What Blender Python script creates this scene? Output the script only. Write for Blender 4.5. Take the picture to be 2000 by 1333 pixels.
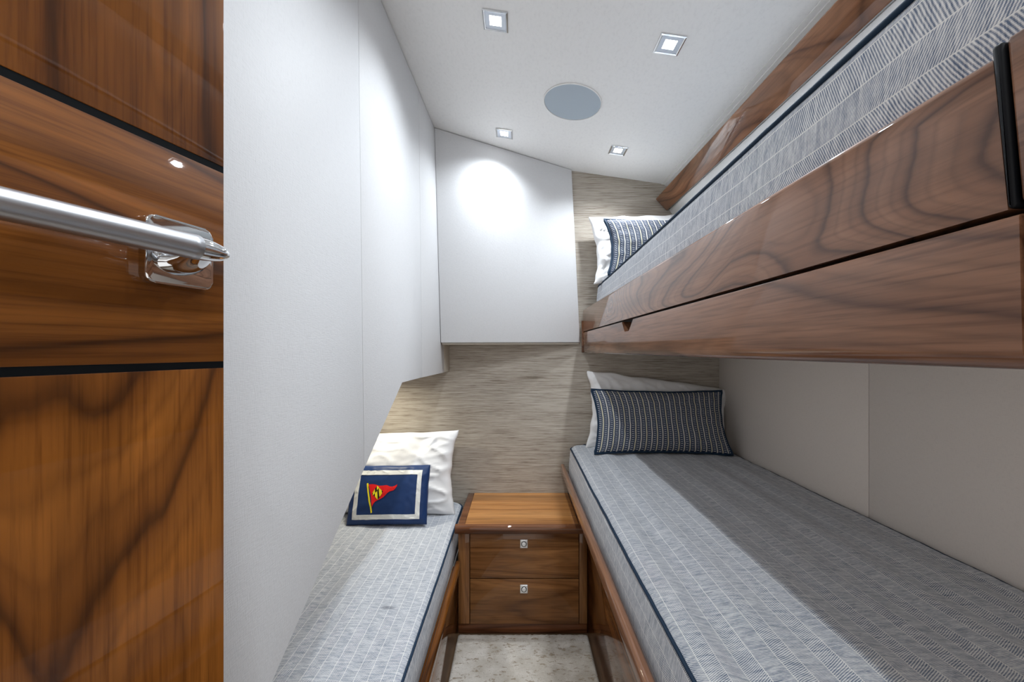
import bpy, bmesh, math, random
from mathutils import Vector, Matrix, noise

# ------------------------------------------------------------------ camera, world, exposure
scene = bpy.context.scene
for o in list(bpy.data.objects):
    bpy.data.objects.remove(o, do_unlink=True)
COL = scene.collection
CAM_Z = 1.17
cam_data = bpy.data.cameras.new('camera')
cam = bpy.data.objects.new('camera', cam_data)
COL.objects.link(cam)
cam.location = (0, 0, CAM_Z)
cam.rotation_euler = (math.radians(90), 0, 0)
cam_data.sensor_fit = 'HORIZONTAL'
cam_data.sensor_width = 36.0
cam_data.lens = 36.0 * 780 / 2000
cam_data.shift_x = -10 / 2000
cam_data.shift_y = 18.5 / 2000
cam_data.clip_start = 0.01
scene.camera = cam
world = bpy.data.worlds.new('world')
scene.world = world
world.use_nodes = True
world.node_tree.nodes['Background'].inputs[0].default_value = (1.0, 0.97, 0.94, 1)
world.node_tree.nodes['Background'].inputs[1].default_value = 0.85
vs = scene.view_settings
vs.view_transform = 'Standard'
vs.look = 'None'
vs.exposure = 0.74
vs.gamma = 1.0
vs.use_curve_mapping = False
LAMP_WATT = 14.0          # each square ceiling downlight
READ_WATT = 1.0          # reading light over the single berth
LAMP_COLOR = (0.88, 0.94, 1.0)
random.seed(4)

# ------------------------------------------------------------------ material helpers
class NT:
    def __init__(self, name):
        self.m = bpy.data.materials.new(name)
        self.m.use_nodes = True
        self.t = self.m.node_tree
        self.b = self.t.nodes['Principled BSDF']
    def n(self, kind, **kw):
        nd = self.t.nodes.new(kind)
        for k, v in kw.items():
            if hasattr(nd, k) and not k.startswith('i_'):
                setattr(nd, k, v)
        return nd
    def l(self, a, b):
        self.t.links.new(a, b)
    def val(self, sock, v):
        if isinstance(v, (int, float, tuple, list)):
            sock.default_value = v
        else:
            self.l(v, sock)
    def math(self, op, a, b=None, c=None, clamp=False):
        nd = self.n('ShaderNodeMath', operation=op)
        nd.use_clamp = clamp
        self.val(nd.inputs[0], a)
        if b is not None: self.val(nd.inputs[1], b)
        if c is not None: self.val(nd.inputs[2], c)
        return nd.outputs[0]
    def mix(self, f, a, b):
        nd = self.n('ShaderNodeMix', data_type='RGBA')
        self.val(nd.inputs[0], f)
        self.val(nd.inputs[6], a if not isinstance(a, tuple) else (*a, 1)[:4])
        self.val(nd.inputs[7], b if not isinstance(b, tuple) else (*b, 1)[:4])
        return nd.outputs[2]
    def coords(self, kind='Object'):
        return self.n('ShaderNodeTexCoord').outputs[kind]
    def mapping(self, vec, scale=(1, 1, 1), loc=(0, 0, 0), rot=(0, 0, 0)):
        nd = self.n('ShaderNodeMapping')
        self.l(vec, nd.inputs[0])
        nd.inputs['Location'].default_value = loc
        nd.inputs['Rotation'].default_value = rot
        nd.inputs['Scale'].default_value = scale
        return nd.outputs[0]
    def noise(self, vec, scale, detail=3, rough=0.5, dist=0.0):
        nd = self.n('ShaderNodeTexNoise')
        self.l(vec, nd.inputs['Vector'])
        nd.inputs['Scale'].default_value = scale
        nd.inputs['Detail'].default_value = detail
        nd.inputs['Roughness'].default_value = rough
        nd.inputs['Distortion'].default_value = dist
        return nd.outputs['Fac']
    def ramp(self, fac, stops, interp='LINEAR'):
        nd = self.n('ShaderNodeValToRGB')
        nd.color_ramp.interpolation = interp
        els = nd.color_ramp.elements
        while len(els) > 1: els.remove(els[-1])
        for i, (p, c) in enumerate(stops):
            e = els[0] if i == 0 else els.new(p)
            e.position = p
            e.color = (*c, 1) if len(c) == 3 else c
        self.l(fac, nd.inputs[0])
        return nd.outputs[0]
    def bump(self, height, strength=0.3, dist=0.001):
        nd = self.n('ShaderNodeBump')
        nd.inputs['Strength'].default_value = strength
        nd.inputs['Distance'].default_value = dist
        self.l(height, nd.inputs['Height'])
        self.l(nd.outputs[0], self.b.inputs['Normal'])
    def set(self, **kw):
        for k, v in kw.items():
            self.val(self.b.inputs[k.replace('_', ' ')], v)
        return self

def plain(name, color, rough=0.5, metal=0.0, coat=0.0, spec=0.5):
    m = NT(name)
    m.set(Base_Color=(*color, 1), Roughness=rough, Metallic=metal, Coat_Weight=coat)
    m.b.inputs['Coat Roughness'].default_value = 0.03
    m.b.inputs['Specular IOR Level'].default_value = spec
    return m.m

def wood(name, axis, dark, mid, light, figure=1.0, loc=(0, 0, 0), rings=9.0, fine=1.0, coat=1.0, stretch=0.13, knots=0.0, contrast=0.6):
    """lacquered walnut; axis = grain direction in object space"""
    m = NT(name)
    sc = [1.0, 1.0, 1.0]
    sc['XYZ'.index(axis)] = stretch
    co = m.coords()
    v = m.mapping(co, scale=tuple(sc), loc=loc)
    big = m.noise(v, 3.2 * figure, 1.5, 0.45, 0.35)
    if knots:
        kn = m.n('ShaderNodeTexVoronoi')
        m.l(m.mapping(co, scale=tuple(s * 1.8 if s == 1 else s * 2.2 for s in sc), loc=(loc[0] + 3, loc[1], loc[2])), kn.inputs['Vector'])
        kn.inputs['Scale'].default_value = 2.2
        big = m.math('ADD', big, m.math('MULTIPLY', kn.outputs['Distance'], knots))
    wob = m.noise(v, 26, 3, 0.6)
    ringv = m.math('ADD', m.math('MULTIPLY', big, rings), m.math('MULTIPLY', wob, 0.35))
    fr = m.math('FRACT', ringv)
    soft = tuple(d * (1 - contrast) + q * contrast for q, d in zip(dark, mid))
    band = m.ramp(fr, [(0.0, soft), (0.06, mid), (0.40, light), (0.85, mid), (0.97, soft)])
    fr3 = m.math('FRACT', m.math('MULTIPLY', ringv, 3.0))
    band3 = m.ramp(fr3, [(0.0, (0.80, 0.79, 0.78)), (0.3, (1, 1, 1)), (0.8, (0.97, 0.97, 0.97)), (1.0, (0.80, 0.79, 0.78))])
    mul0 = m.n('ShaderNodeMix', data_type='RGBA', blend_type='MULTIPLY')
    mul0.inputs[0].default_value = 1.0
    m.l(band, mul0.inputs[6]); m.l(band3, mul0.inputs[7]); band = mul0.outputs[2]
    sf = [60.0, 60.0, 60.0]
    sf['XYZ'.index(axis)] = 1.6
    fib = m.noise(m.mapping(co, scale=tuple(sf), loc=loc), 4.0, 4, 0.65)
    fibc = m.ramp(fib, [(0.30, (0.55, 0.5, 0.46)), (0.52, (1, 1, 1)), (0.75, (1.12, 1.1, 1.08))])
    st = [9.0, 9.0, 9.0]
    st['XYZ'.index(axis)] = 0.5
    streak = m.noise(m.mapping(co, scale=tuple(st), loc=loc), 2.2, 3, 0.6)
    stc = m.ramp(streak, [(0.32, tuple(0.55 + 0.0 * c for c in dark)), (0.6, (1, 1, 1))])
    mul = m.n('ShaderNodeMix', data_type='RGBA', blend_type='MULTIPLY')
    mul.inputs[0].default_value = 0.85 * fine
    m.l(band, mul.inputs[6]); m.l(fibc, mul.inputs[7])
    mul2 = m.n('ShaderNodeMix', data_type='RGBA', blend_type='MULTIPLY')
    mul2.inputs[0].default_value = 0.8
    m.l(mul.outputs[2], mul2.inputs[6]); m.l(stc, mul2.inputs[7])
    m.set(Base_Color=mul2.outputs[2], Roughness=0.4, Coat_Weight=coat)
    m.b.inputs['Specular IOR Level'].default_value = 0.08
    m.b.inputs['Coat Roughness'].default_value = 0.025
    m.b.inputs['Coat IOR'].default_value = 1.36
    return m.m

def linen(name, color, bump=0.25, scale=900, rough=0.55):
    """embossed vinyl with a fine linen weave"""
    m = NT(name)
    co = m.coords()
    a = m.noise(m.mapping(co, scale=(1, 1, 0.10)), scale, 2, 0.5)
    b = m.noise(m.mapping(co, scale=(0.10, 0.10, 1)), scale, 2, 0.5)
    h = m.math('ADD', a, b)
    c = m.ramp(h, [(0.5, tuple(x * 0.93 for x in color)), (1.25, tuple(min(1, x * 1.04) for x in color))])
    m.set(Base_Color=c, Roughness=rough)
    m.b.inputs['Specular IOR Level'].default_value = 0.35
    m.bump(h, bump, 0.0012)
    return m.m

def grasscloth(name):
    m = NT(name)
    co = m.coords()
    a = m.noise(m.mapping(co, scale=(2.2, 2.2, 85)), 3.0, 4, 0.7)
    b = m.noise(m.mapping(co, scale=(5, 5, 230)), 3.0, 3, 0.6)
    c = m.noise(m.mapping(co, scale=(0.7, 0.7, 6)), 3.0, 2, 0.5)
    f = m.math('ADD', m.math('MULTIPLY', a, 0.55), m.math('ADD', m.math('MULTIPLY', b, 0.35), m.math('MULTIPLY', c, 0.12)))
    col = m.ramp(f, [(0.40, (0.17, 0.138, 0.105)), (0.455, (0.33, 0.285, 0.235)), (0.53, (0.44, 0.395, 0.335)), (0.64, (0.55, 0.51, 0.445))])
    m.set(Base_Color=col, Roughness=0.6)
    m.b.inputs['Specular IOR Level'].default_value = 0.3
    m.bump(f, 0.3, 0.001)
    return m.m

def ticking(name, smudge=None):
    """navy and white herringbone ticking with white pinstripes; UV in metres: u across, v along"""
    m = NT(name)
    uv = m.n('ShaderNodeUVMap').outputs[0]
    sep = m.n('ShaderNodeSeparateXYZ'); m.l(uv, sep.inputs[0])
    u, v = sep.outputs[0], sep.outputs[1]
    P = 0.030
    wob = m.noise(uv, 11, 2, 0.5)
    wob2 = m.noise(uv, 60, 2, 0.5)
    k = m.math('DIVIDE', m.math('ADD', u, 10.0), P)
    loc = m.math('FRACT', k)
    par = m.math('MODULO', m.math('FLOOR', k), 2.0)
    sgn = m.math('SUBTRACT', m.math('MULTIPLY', par, 2.0), 1.0)
    slant = m.math('MULTIPLY', m.math('MULTIPLY', loc, sgn), P * 0.55)
    t = m.math('ADD', m.math('ADD', v, slant), m.math('ADD', m.math('MULTIPLY', wob, 0.010), m.math('MULTIPLY', wob2, 0.0009)))
    s = m.math('SINE', m.math('MULTIPLY', t, 2 * math.pi / 0.0031))
    su = m.math('SINE', m.math('MULTIPLY', u, 2 * math.pi / 0.0016))
    line = m.math('ADD', m.math('MULTIPLY', s, 0.5), 0.5)
    line = m.math('ADD', line, m.math('MULTIPLY', su, 0.13))
    weave = m.noise(m.mapping(uv, scale=(1, 4, 1)), 170, 3, 0.6)
    line = m.math('ADD', line, m.math('MULTIPLY', m.math('SUBTRACT', weave, 0.5), 1.1), clamp=True)
    fuzz = m.noise(m.mapping(uv, scale=(1, 3, 1)), 42, 3, 0.65)
    dash = m.noise(m.mapping(uv, scale=(30, 210, 1), rot=(0, 0, 0.06)), 1.0, 2, 0.6, 0.8)
    line = m.math('ADD', line, m.math('MULTIPLY', m.math('SUBTRACT', dash, 0.48), 1.25), clamp=True)
    navy = m.ramp(fuzz, [(0.35, (0.07, 0.11, 0.19)), (0.65, (0.19, 0.235, 0.32))])
    white = m.ramp(fuzz, [(0.3, (0.66, 0.67, 0.68)), (0.65, (0.82, 0.82, 0.81))])
    base = m.mix(m.math('SMOOTHSTEP', 0.25, 0.75, line) if False else line, navy, white)
    # pinstripes between the bands, every second one stronger
    edge = m.math('ABSOLUTE', m.math('SUBTRACT', loc, 0.5))
    stripe = m.math('GREATER_THAN', edge, m.math('SUBTRACT', 0.470, m.math('MULTIPLY', par, -0.012)))
    stripe = m.math('MULTIPLY', stripe, 0.85)
    col = m.mix(stripe, base, (0.80, 0.80, 0.78))
    if smudge:
        cx, cy, rx, ry = smudge
        du = m.math('DIVIDE', m.math('SUBTRACT', u, cx), rx)
        dv = m.math('DIVIDE', m.math('SUBTRACT', v, cy), ry)
        rr = m.math('ADD', m.math('MULTIPLY', du, du), m.math('MULTIPLY', dv, dv))
        rr = m.math('ADD', rr, m.math('MULTIPLY', m.noise(uv, 120, 3, 0.6), 0.9))
        f = m.math('SUBTRACT', 1.35, rr, clamp=True)
        col = m.mix(m.math('MULTIPLY', f, 0.75), col, (0.10, 0.11, 0.14))
    m.set(Base_Color=col, Roughness=0.85)
    m.b.inputs['Specular IOR Level'].default_value = 0.2
    m.b.inputs['Sheen Weight'].default_value = 0.15
    m.bump(line, 0.35, 0.0012)
    return m.m

def woven_stripe(name):
    """navy weave with cream lines and chains of white dots; UV in metres"""
    m = NT(name)
    uv = m.n('ShaderNodeUVMap').outputs[0]
    sep = m.n('ShaderNodeSeparateXYZ'); m.l(uv, sep.inputs[0])
    u, v = sep.outputs[0], sep.outputs[1]
    P = 0.0250
    loc = m.math('FRACT', m.math('DIVIDE', m.math('ADD', u, 5.0), P))
    idx = m.math('MODULO', m.math('FLOOR', m.math('DIVIDE', m.math('ADD', u, 5.0), P)), 2.0)
    d0 = m.math('ABSOLUTE', m.math('SUBTRACT', loc, 0.5))
    cream = m.math('LESS_THAN', d0, 0.085)
    vl = m.math('FRACT', m.math('DIVIDE', m.math('ADD', v, 5.0), 0.0088))
    vdot = m.math('LESS_THAN', m.math('ABSOLUTE', m.math('SUBTRACT', vl, 0.5)), 0.20)
    d1 = m.math('ABSOLUTE', m.math('SUBTRACT', d0, 0.40))
    dots = m.math('MULTIPLY', m.math('LESS_THAN', d1, 0.06), vdot)
    vl2 = m.math('FRACT', m.math('DIVIDE', m.math('ADD', v, 5.0), 0.0044))
    side = m.math('MULTIPLY', m.math('LESS_THAN', m.math('ABSOLUTE', m.math('SUBTRACT', d0, 0.20)), 0.05),
                  m.math('LESS_THAN', m.math('ABSOLUTE', m.math('SUBTRACT', vl2, 0.5)), 0.22))
    nz = m.noise(uv, 160, 3, 0.6)
    navy = m.ramp(nz, [(0.35, (0.012, 0.02, 0.05)), (0.65, (0.045, 0.065, 0.12))])
    creamc = m.mix(idx, (0.72, 0.68, 0.50), (0.74, 0.72, 0.66))
    c = m.mix(cream, navy, creamc)
    c = m.mix(dots, c, (0.70, 0.72, 0.74))
    c = m.mix(side, c, (0.26, 0.29, 0.31))
    m.set(Base_Color=c, Roughness=0.85)
    m.b.inputs['Specular IOR Level'].default_value = 0.2
    hgt = m.math('ADD', cream, m.math('ADD', dots, m.math('MULTIPLY', nz, 0.5)))
    m.bump(hgt, 0.5, 0.0012)
    return m.m

def cloth(name, color, rough=0.85, var=0.06, scale=500):
    m = NT(name)
    co = m.coords()
    nz = m.noise(co, scale, 3, 0.6)
    c = m.ramp(nz, [(0.3, tuple(x * (1 - var) for x in color)), (0.7, tuple(min(1, x * (1 + var)) for x in color))])
    m.set(Base_Color=c, Roughness=rough)
    m.b.inputs['Specular IOR Level'].default_value = 0.25
    m.bump(nz, 0.15, 0.0006)
    return m.m

def carpet_mat(name):
    m = NT(name)
    co = m.coords()
    a = m.noise(m.mapping(co, scale=(1, 1, 1)), 7, 4, 0.6)
    b = m.noise(m.mapping(co, scale=(1, 2.2, 1)), 42, 4, 0.7, 0.6)
    f = m.noise(co, 420, 3, 0.7)
    base = m.ramp(a, [(0.38, (0.50, 0.455, 0.39)), (0.60, (0.74, 0.70, 0.64))])
    worn = m.ramp(m.math('ADD', b, m.math('MULTIPLY', a, 0.12)), [(0.39, (1, 1, 1)), (0.465, (0.75, 0.75, 0.75)), (0.490, (0, 0, 0))])
    col = m.mix(m.math('MULTIPLY', worn, 0.8), base, (0.27, 0.20, 0.125))
    col = m.mix(m.ramp(f, [(0.35, (0.35,) * 3), (0.6, (0, 0, 0))]), col, (0.34, 0.29, 0.23))
    m.set(Base_Color=col, Roughness=0.95)
    m.b.inputs['Specular IOR Level'].default_value = 0.1
    m.bump(m.math('ADD', f, m.math('MULTIPLY', b, 1.2)), 0.8, 0.004)
    return m.m

def emit(name, color, strength):
    m = NT(name)
    m.set(Base_Color=(*color, 1))
    m.b.inputs['Emission Color'].default_value = (*color, 1)
    m.b.inputs['Emission Strength'].default_value = strength
    return m.m

def brushed(name, color, rough, axis_scale):
    m = NT(name)
    nz = m.noise(m.mapping(m.coords(), scale=axis_scale), 60, 3, 0.6)
    m.set(Base_Color=(*color, 1), Metallic=1.0,
          Roughness=m.math('ADD', m.math('MULTIPLY', nz, 0.12), rough - 0.06))
    return m.m

D1, M1, L1 = (0.040, 0.012, 0.003), (0.165, 0.053, 0.008), (0.275, 0.094, 0.015)      # amber walnut of the door
D2, M2, L2 = (0.070, 0.030, 0.016), (0.240, 0.114, 0.063), (0.315, 0.157, 0.089)      # browner walnut of the berths
D3, M3, L3 = (0.09, 0.034, 0.011), (0.255, 0.108, 0.035), (0.34, 0.155, 0.055)       # nightstand
MAT = dict(
    door_v=wood('walnut_door_upright_grain', 'Z', D1, M1, L1, figure=2.0, loc=(0.3, 0.1, 0.7), rings=7, stretch=0.16),
    door_h=wood('walnut_door_level_grain', 'X', D1, M1, L1, figure=1.9, loc=(0.1, 0.4, 0.2), rings=9, stretch=0.14),
    rail_fig=wood('walnut_rail_figured', 'Y', D2, M2, L2, figure=1.2, loc=(0.2, 0.35, 0.1), rings=22, fine=0.6, stretch=0.36, knots=0.25, contrast=0.62),
    rail_str=wood('walnut_rail_straight', 'Y', D2, M2, L2, figure=1.4, loc=(1.4, 0.9, 0.3), rings=12, fine=1.0, stretch=0.10, contrast=0.5),
    rail_left=wood('walnut_rail_amber', 'Y', D1, M1, L1, figure=1.6, loc=(2.4, 0.2, 1.3), rings=7, stretch=0.07),
    cap=wood('walnut_rail_cap', 'Y', D2, M2, L2, figure=1.6, loc=(2.1, 0.7, 0.8), rings=7, stretch=0.07),
    stand=wood('walnut_nightstand_level', 'X', D3, M3, L3, figure=1.8, loc=(0.7, 0.3, 0.4), rings=8, stretch=0.08, contrast=0.3),
    stand_top=wood('walnut_nightstand_top', 'X', (0.30, 0.115, 0.030), (0.45, 0.195, 0.055), (0.53, 0.25, 0.08), figure=1.8, loc=(0.2, 0.9, 0.1), rings=6, stretch=0.06, contrast=0.4),
    stand_v=wood('walnut_nightstand_upright', 'Z', D3, M3, L3, figure=1.8, loc=(0.1, 0.6, 0.9), rings=7, stretch=0.10, contrast=0.3),
    dark_edge=wood('walnut_dark_edge', 'X', (0.07, 0.024, 0.010), (0.145, 0.053, 0.021), (0.19, 0.075, 0.03), figure=2, rings=5, stretch=0.07),
    board=wood('walnut_valance', 'Y', (0.11, 0.045, 0.020), (0.25, 0.105, 0.048), (0.33, 0.15, 0.072), figure=1.7, loc=(0.6, 1.7, 0.4), rings=8, fine=0.6, stretch=0.25, knots=0.2),
    ebony=plain('black_inlay', (0.004, 0.005, 0.006), 0.6, spec=0.08),
    seal=plain('black_rubber', (0.005, 0.006, 0.008), 0.5, spec=0.15),
    vinyl=linen('white_linen_vinyl', (0.645, 0.65, 0.66)),
    vinyl_warm=linen('warm_white_vinyl', (0.86, 0.80, 0.745), 0.12),
    soffit=linen('soffit_vinyl', (0.82, 0.81, 0.78), 0.1),
    head=linen('ceiling_vinyl', (0.80, 0.79, 0.77), 0.12, 700, 0.6),
    beige=plain('beige_edge', (0.52, 0.48, 0.41), 0.6),
    paper=grasscloth('grasscloth_wallpaper'),
    tick_l=ticking('ticking_single_berth', smudge=(0.115, 1.167, 0.026, 0.011)),
    tick=ticking('ticking_berth'),
    woven=woven_stripe('navy_dotted_weave'),
    navy=cloth('navy_cotton', (0.012, 0.030, 0.075), 0.7),
    piping=cloth('navy_piping', (0.008, 0.028, 0.060), 0.6),
    navy_satin=cloth('navy_satin', (0.014, 0.038, 0.120), 0.42, 0.12),
    ribbon=cloth('ivory_ribbon', (0.74, 0.74, 0.70), 0.5),
    red=cloth('red_thread', (0.75, 0.012, 0.012), 0.6),
    yellow=cloth('yellow_thread', (0.85, 0.70, 0.02), 0.6),
    black_thread=cloth('black_thread', (0.008, 0.008, 0.008), 0.7),
    white=cloth('white_percale', (0.82, 0.82, 0.82), 0.8, 0.02),
    liner=plain('white_liner', (0.75, 0.74, 0.72), 0.5),
    chrome=plain('polished_chrome', (0.78, 0.79, 0.80), 0.05, 1.0),
    satin=brushed('satin_steel', (0.52, 0.53, 0.55), 0.36, (0.3, 6, 6)),
    latch=plain('bright_latch', (0.88, 0.89, 0.90), 0.32, 0.55),
    grille=plain('speaker_grille_cloth', (0.43, 0.49, 0.54), 0.85, spec=0.15),
    carpet=carpet_mat('distressed_carpet'),
    subfloor=plain('teak_subfloor', (0.10, 0.06, 0.03), 0.5),
    glow=emit('led_glow', (0.95, 0.97, 1.0), 22.0),
    glow_warm=emit('reading_led_glow', (1.0, 0.95, 0.82), 6.0),
)
def frosted():
    m = NT('frosted_lens')
    m.set(Base_Color=(0.50, 0.54, 0.60, 1), Roughness=0.3, Metallic=0.6)
    m.b.inputs['Emission Color'].default_value = (0.85, 0.9, 1.0, 1)
    m.b.inputs['Emission Strength'].default_value = 0.06
    return m.m
MAT['lens'] = frosted()

# ------------------------------------------------------------------ mesh helpers
def world_offset(parent):
    off = Vector((0, 0, 0))
    while parent is not None:
        off += parent.location
        parent = parent.parent
    return off

def link(name, me, mat, parent=None, smooth=False):
    o = bpy.data.objects.new(name, me)
    COL.objects.link(o)
    me.materials.append(MAT[mat])
    if parent is not None: o.parent = parent
    if smooth:
        for p in me.polygons: p.use_smooth = True
    return o

def mesh_obj(name, verts, faces, mat, parent=None, smooth=False, uvs=None, local=False):
    off = Vector((0, 0, 0)) if (local or parent is None) else world_offset(parent)
    me = bpy.data.meshes.new(name)
    me.from_pydata([Vector(v) - off for v in verts], [], faces)
    if uvs:
        lay = me.uv_layers.new(name='UVMap')
        for p in me.polygons:
            for li in p.loop_indices:
                lay.data[li].uv = uvs[me.loops[li].vertex_index]
    me.update()
    return link(name, me, mat, parent, smooth)

def bm_obj(name, bm, mat, parent=None, smooth=False, local=False):
    off = Vector((0, 0, 0)) if (local or parent is None) else world_offset(parent)
    if off.length > 0: bmesh.ops.translate(bm, verts=bm.verts, vec=-off)
    bmesh.ops.recalc_face_normals(bm, faces=bm.faces)
    me = bpy.data.meshes.new(name)
    bm.to_mesh(me); bm.free()
    o = link(name, me, mat, parent, False)
    if smooth:
        for p in me.polygons: p.use_smooth = True
        try:
            me.set_sharp_from_angle(angle=math.radians(38))
        except Exception: pass
    return o

def box(name, x0, x1, y0, y1, z0, z1, mat, parent=None, r=0.002, seg=2, local=False):
    bm = bmesh.new()
    bmesh.ops.create_cube(bm, size=1.0)
    for v in bm.verts:
        v.co = Vector((x0 + (v.co.x + 0.5) * (x1 - x0), y0 + (v.co.y + 0.5) * (y1 - y0), z0 + (v.co.z + 0.5) * (z1 - z0)))
    if r > 0:
        bmesh.ops.bevel(bm, geom=list(bm.edges), offset=r, segments=seg, profile=0.5, affect='EDGES')
    return bm_obj(name, bm, mat, parent, True, local)

def hexa(name, pts, mat, parent=None, r=0.002, seg=2):
    """eight corners: 0-3 front loop, 4-7 back loop"""
    bm = bmesh.new()
    vs_ = [bm.verts.new(p) for p in pts]
    for f in ((0, 1, 2, 3), (7, 6, 5, 4), (0, 4, 5, 1), (1, 5, 6, 2), (2, 6, 7, 3), (3, 7, 4, 0)):
        bm.faces.new([vs_[i] for i in f])
    if r > 0:
        bmesh.ops.bevel(bm, geom=list(bm.edges), offset=r, segments=seg, profile=0.5, affect='EDGES')
    return bm_obj(name, bm, mat, parent, True)

def prism(name, poly, axis, a0, a1, mat, parent=None, r=0.0, seg=3, sel=None, local=False, sel2=None):
    """poly: 2D loop in the two other axes (cyclic order), extruded along axis from a0 to a1"""
    def P(p, a):
        if axis == 'X': return (a, p[0], p[1])
        if axis == 'Y': return (p[0], a, p[1])
        return (p[0], p[1], a)
    bm = bmesh.new()
    A = [bm.verts.new(P(p, a0)) for p in poly]
    B = [bm.verts.new(P(p, a1)) for p in poly]
    n = len(poly)
    bm.faces.new(A); bm.faces.new(B[::-1])
    for i in range(n):
        bm.faces.new((A[i], B[i], B[(i + 1) % n], A[(i + 1) % n]))
    if sel2:
        bmesh.ops.bevel(bm, geom=[e for e in bm.edges if sel2(e)], offset=0.0018, segments=2, profile=0.5, affect='EDGES')
    if r > 0:
        ed = [e for e in bm.edges if sel is None or sel(e)]
        bmesh.ops.bevel(bm, geom=ed, offset=r, segments=seg, profile=0.5, affect='EDGES')
    return bm_obj(name, bm, mat, parent, True, local)

def tube(name, pts, rad, mat, parent=None, n=8, closed=False, local=False):
    off = Vector((0, 0, 0)) if (local or parent is None) else world_offset(parent)
    pts = [Vector(p) - off for p in pts]
    verts, faces = [], []
    N = len(pts)
    up = None
    for i, p in enumerate(pts):
        a = pts[(i - 1) % N] if (closed or i > 0) else p
        b = pts[(i + 1) % N] if (closed or i < N - 1) else p
        t = (b - a).normalized()
        if up is None:
            up = t.orthogonal().normalized()
        up = (up - t * up.dot(t)).normalized()
        w = t.cross(up)
        rr = rad(i / max(1, N - 1)) if callable(rad) else rad
        for k in range(n):
            an = 2 * math.pi * k / n
            verts.append(p + (up * math.cos(an) + w * math.sin(an)) * rr)
    for i in range(N if closed else N - 1):
        for k in range(n):
            j = (i + 1) % N
            faces.append((i * n + k, i * n + (k + 1) % n, j * n + (k + 1) % n, j * n + k))
    if not closed:
        faces.append(tuple(range(n))[::-1]); faces.append(tuple((N - 1) * n + k for k in range(n)))
    me = bpy.data.meshes.new(name)
    me.from_pydata(verts, [], faces)
    return link(name, me, mat, parent, True)

def lathe(name, prof, mat, parent, M=None, n=40):
    """profile (radius, height) about local Z, transformed by M, local to parent"""
    M = M or Matrix()
    verts, faces = [], []
    for (r, h) in prof:
        for k in range(n):
            a = 2 * math.pi * k / n
            verts.append(M @ Vector((r * math.cos(a), r * math.sin(a), h)))
    for i in range(len(prof) - 1):
        for k in range(n):
            faces.append((i * n + k, i * n + (k + 1) % n, (i + 1) * n + (k + 1) % n, (i + 1) * n + k))
    faces.append(tuple(range(n))[::-1]); faces.append(tuple((len(prof) - 1) * n + k for k in range(n)))
    bm = bmesh.new()
    vv = [bm.verts.new(v) for v in verts]
    for f in faces: bm.faces.new([vv[i] for i in f])
    return bm_obj(name, bm, mat, parent, True, True)

def thing(name, label, cat, loc=(0, 0, 0), rot=(0, 0, 0), group=None):
    o = bpy.data.objects.new(name, None)
    COL.objects.link(o)
    o.empty_display_size = 0.05
    o.location = loc; o.rotation_euler = rot
    o['label'] = label; o['category'] = cat
    if group: o['group'] = group
    return o

def tag(o, label, cat, group=None):
    o['label'] = label; o['category'] = cat
    if group: o['group'] = group
    return o

def struct(o, label=None):
    o['kind'] = 'structure'
    if label: o['label'] = label
    return o

# ------------------------------------------------------------------ the room
SL = 0.145                                     # the headliner falls towards the bunk side
def ceil_z(x): return 2.11 - SL * x
BACK = 2.0
NEAR = -0.75
def XL(y, z): return -0.4152 + 0.0266 * y + 0.012 * (2.16 - z) / 0.95

struct(box('floor', -1.02, 1.04, NEAR, BACK, -0.04, 0.0, 'subfloor', r=0))
struct(box('wall_back', -1.02, 1.04, BACK, BACK + 0.03, 0.0, 2.28, 'paper', r=0))
# wall behind the viewer, its unseen opening added to let world light in as fill
bmw = bmesh.new()
for (ax, bx, az, bz) in ((-1.02, -0.48, 0.0, 2.28), (0.62, 1.04, 0.0, 2.28), (-0.48, 0.62, 2.0, 2.28)):
    r_ = bmesh.ops.create_cube(bmw, size=1.0)
    for v in r_['verts']:
        v.co = Vector((ax + (v.co.x + 0.5) * (bx - ax), NEAR - 0.03 + (v.co.y + 0.5) * 0.03, az + (v.co.z + 0.5) * (bz - az)))
struct(bm_obj('wall_front', bmw, 'vinyl_warm'))
struct(box('wall_hull', -1.05, -1.02, NEAR, BACK, 0.0, 2.28, 'vinyl_warm', r=0))
ceiling = struct(hexa('ceiling', [(-1.02, NEAR, ceil_z(-1.02)), (0.80, NEAR, ceil_z(0.80)), (0.80, BACK, ceil_z(0.80)), (-1.02, BACK, ceil_z(-1.02)),
                       (-1.02, NEAR, ceil_z(-1.02) + 0.03), (0.80, NEAR, ceil_z(0.80) + 0.03), (0.80, BACK, ceil_z(0.80) + 0.03), (-1.02, BACK, ceil_z(-1.02) + 0.03)], 'head', r=0))

# left wall: three upholstered panels whose lower edge is cut away over the single berth
def diag_z(y): return 1.069 + (y - 1.276) * 0.6257
def wall_poly(name, loop, thick, mat, parent=None, r=0.0015, shift=0.0):
    front = [(XL(y, z) + shift, y, z) for y, z in loop]
    back = [(XL(y, z) + shift - thick, y, z) for y, z in loop]
    bm = bmesh.new()
    A = [bm.verts.new(p) for p in front]; B = [bm.verts.new(p) for p in back]
    n = len(loop)
    bm.faces.new(A); bm.faces.new(B[::-1])
    for i in range(n): bm.faces.new((A[i], B[i], B[(i + 1) % n], A[(i + 1) % n]))
    if r: bmesh.ops.bevel(bm, geom=list(bm.edges), offset=r, segments=2, profile=0.5, affect='EDGES')
    return bm_obj(name, bm, mat, parent, True)
TOPL = 2.161
wl = struct(wall_poly('wall_left', [(0.41, 0.005), (0.59, 0.005), (0.59, diag_z(0.59) + 0.01), (1.27, 1.075), (1.915, 1.07), (1.915, TOPL), (0.41, TOPL)], 0.010, 'beige', r=0, shift=-0.013))
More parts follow.
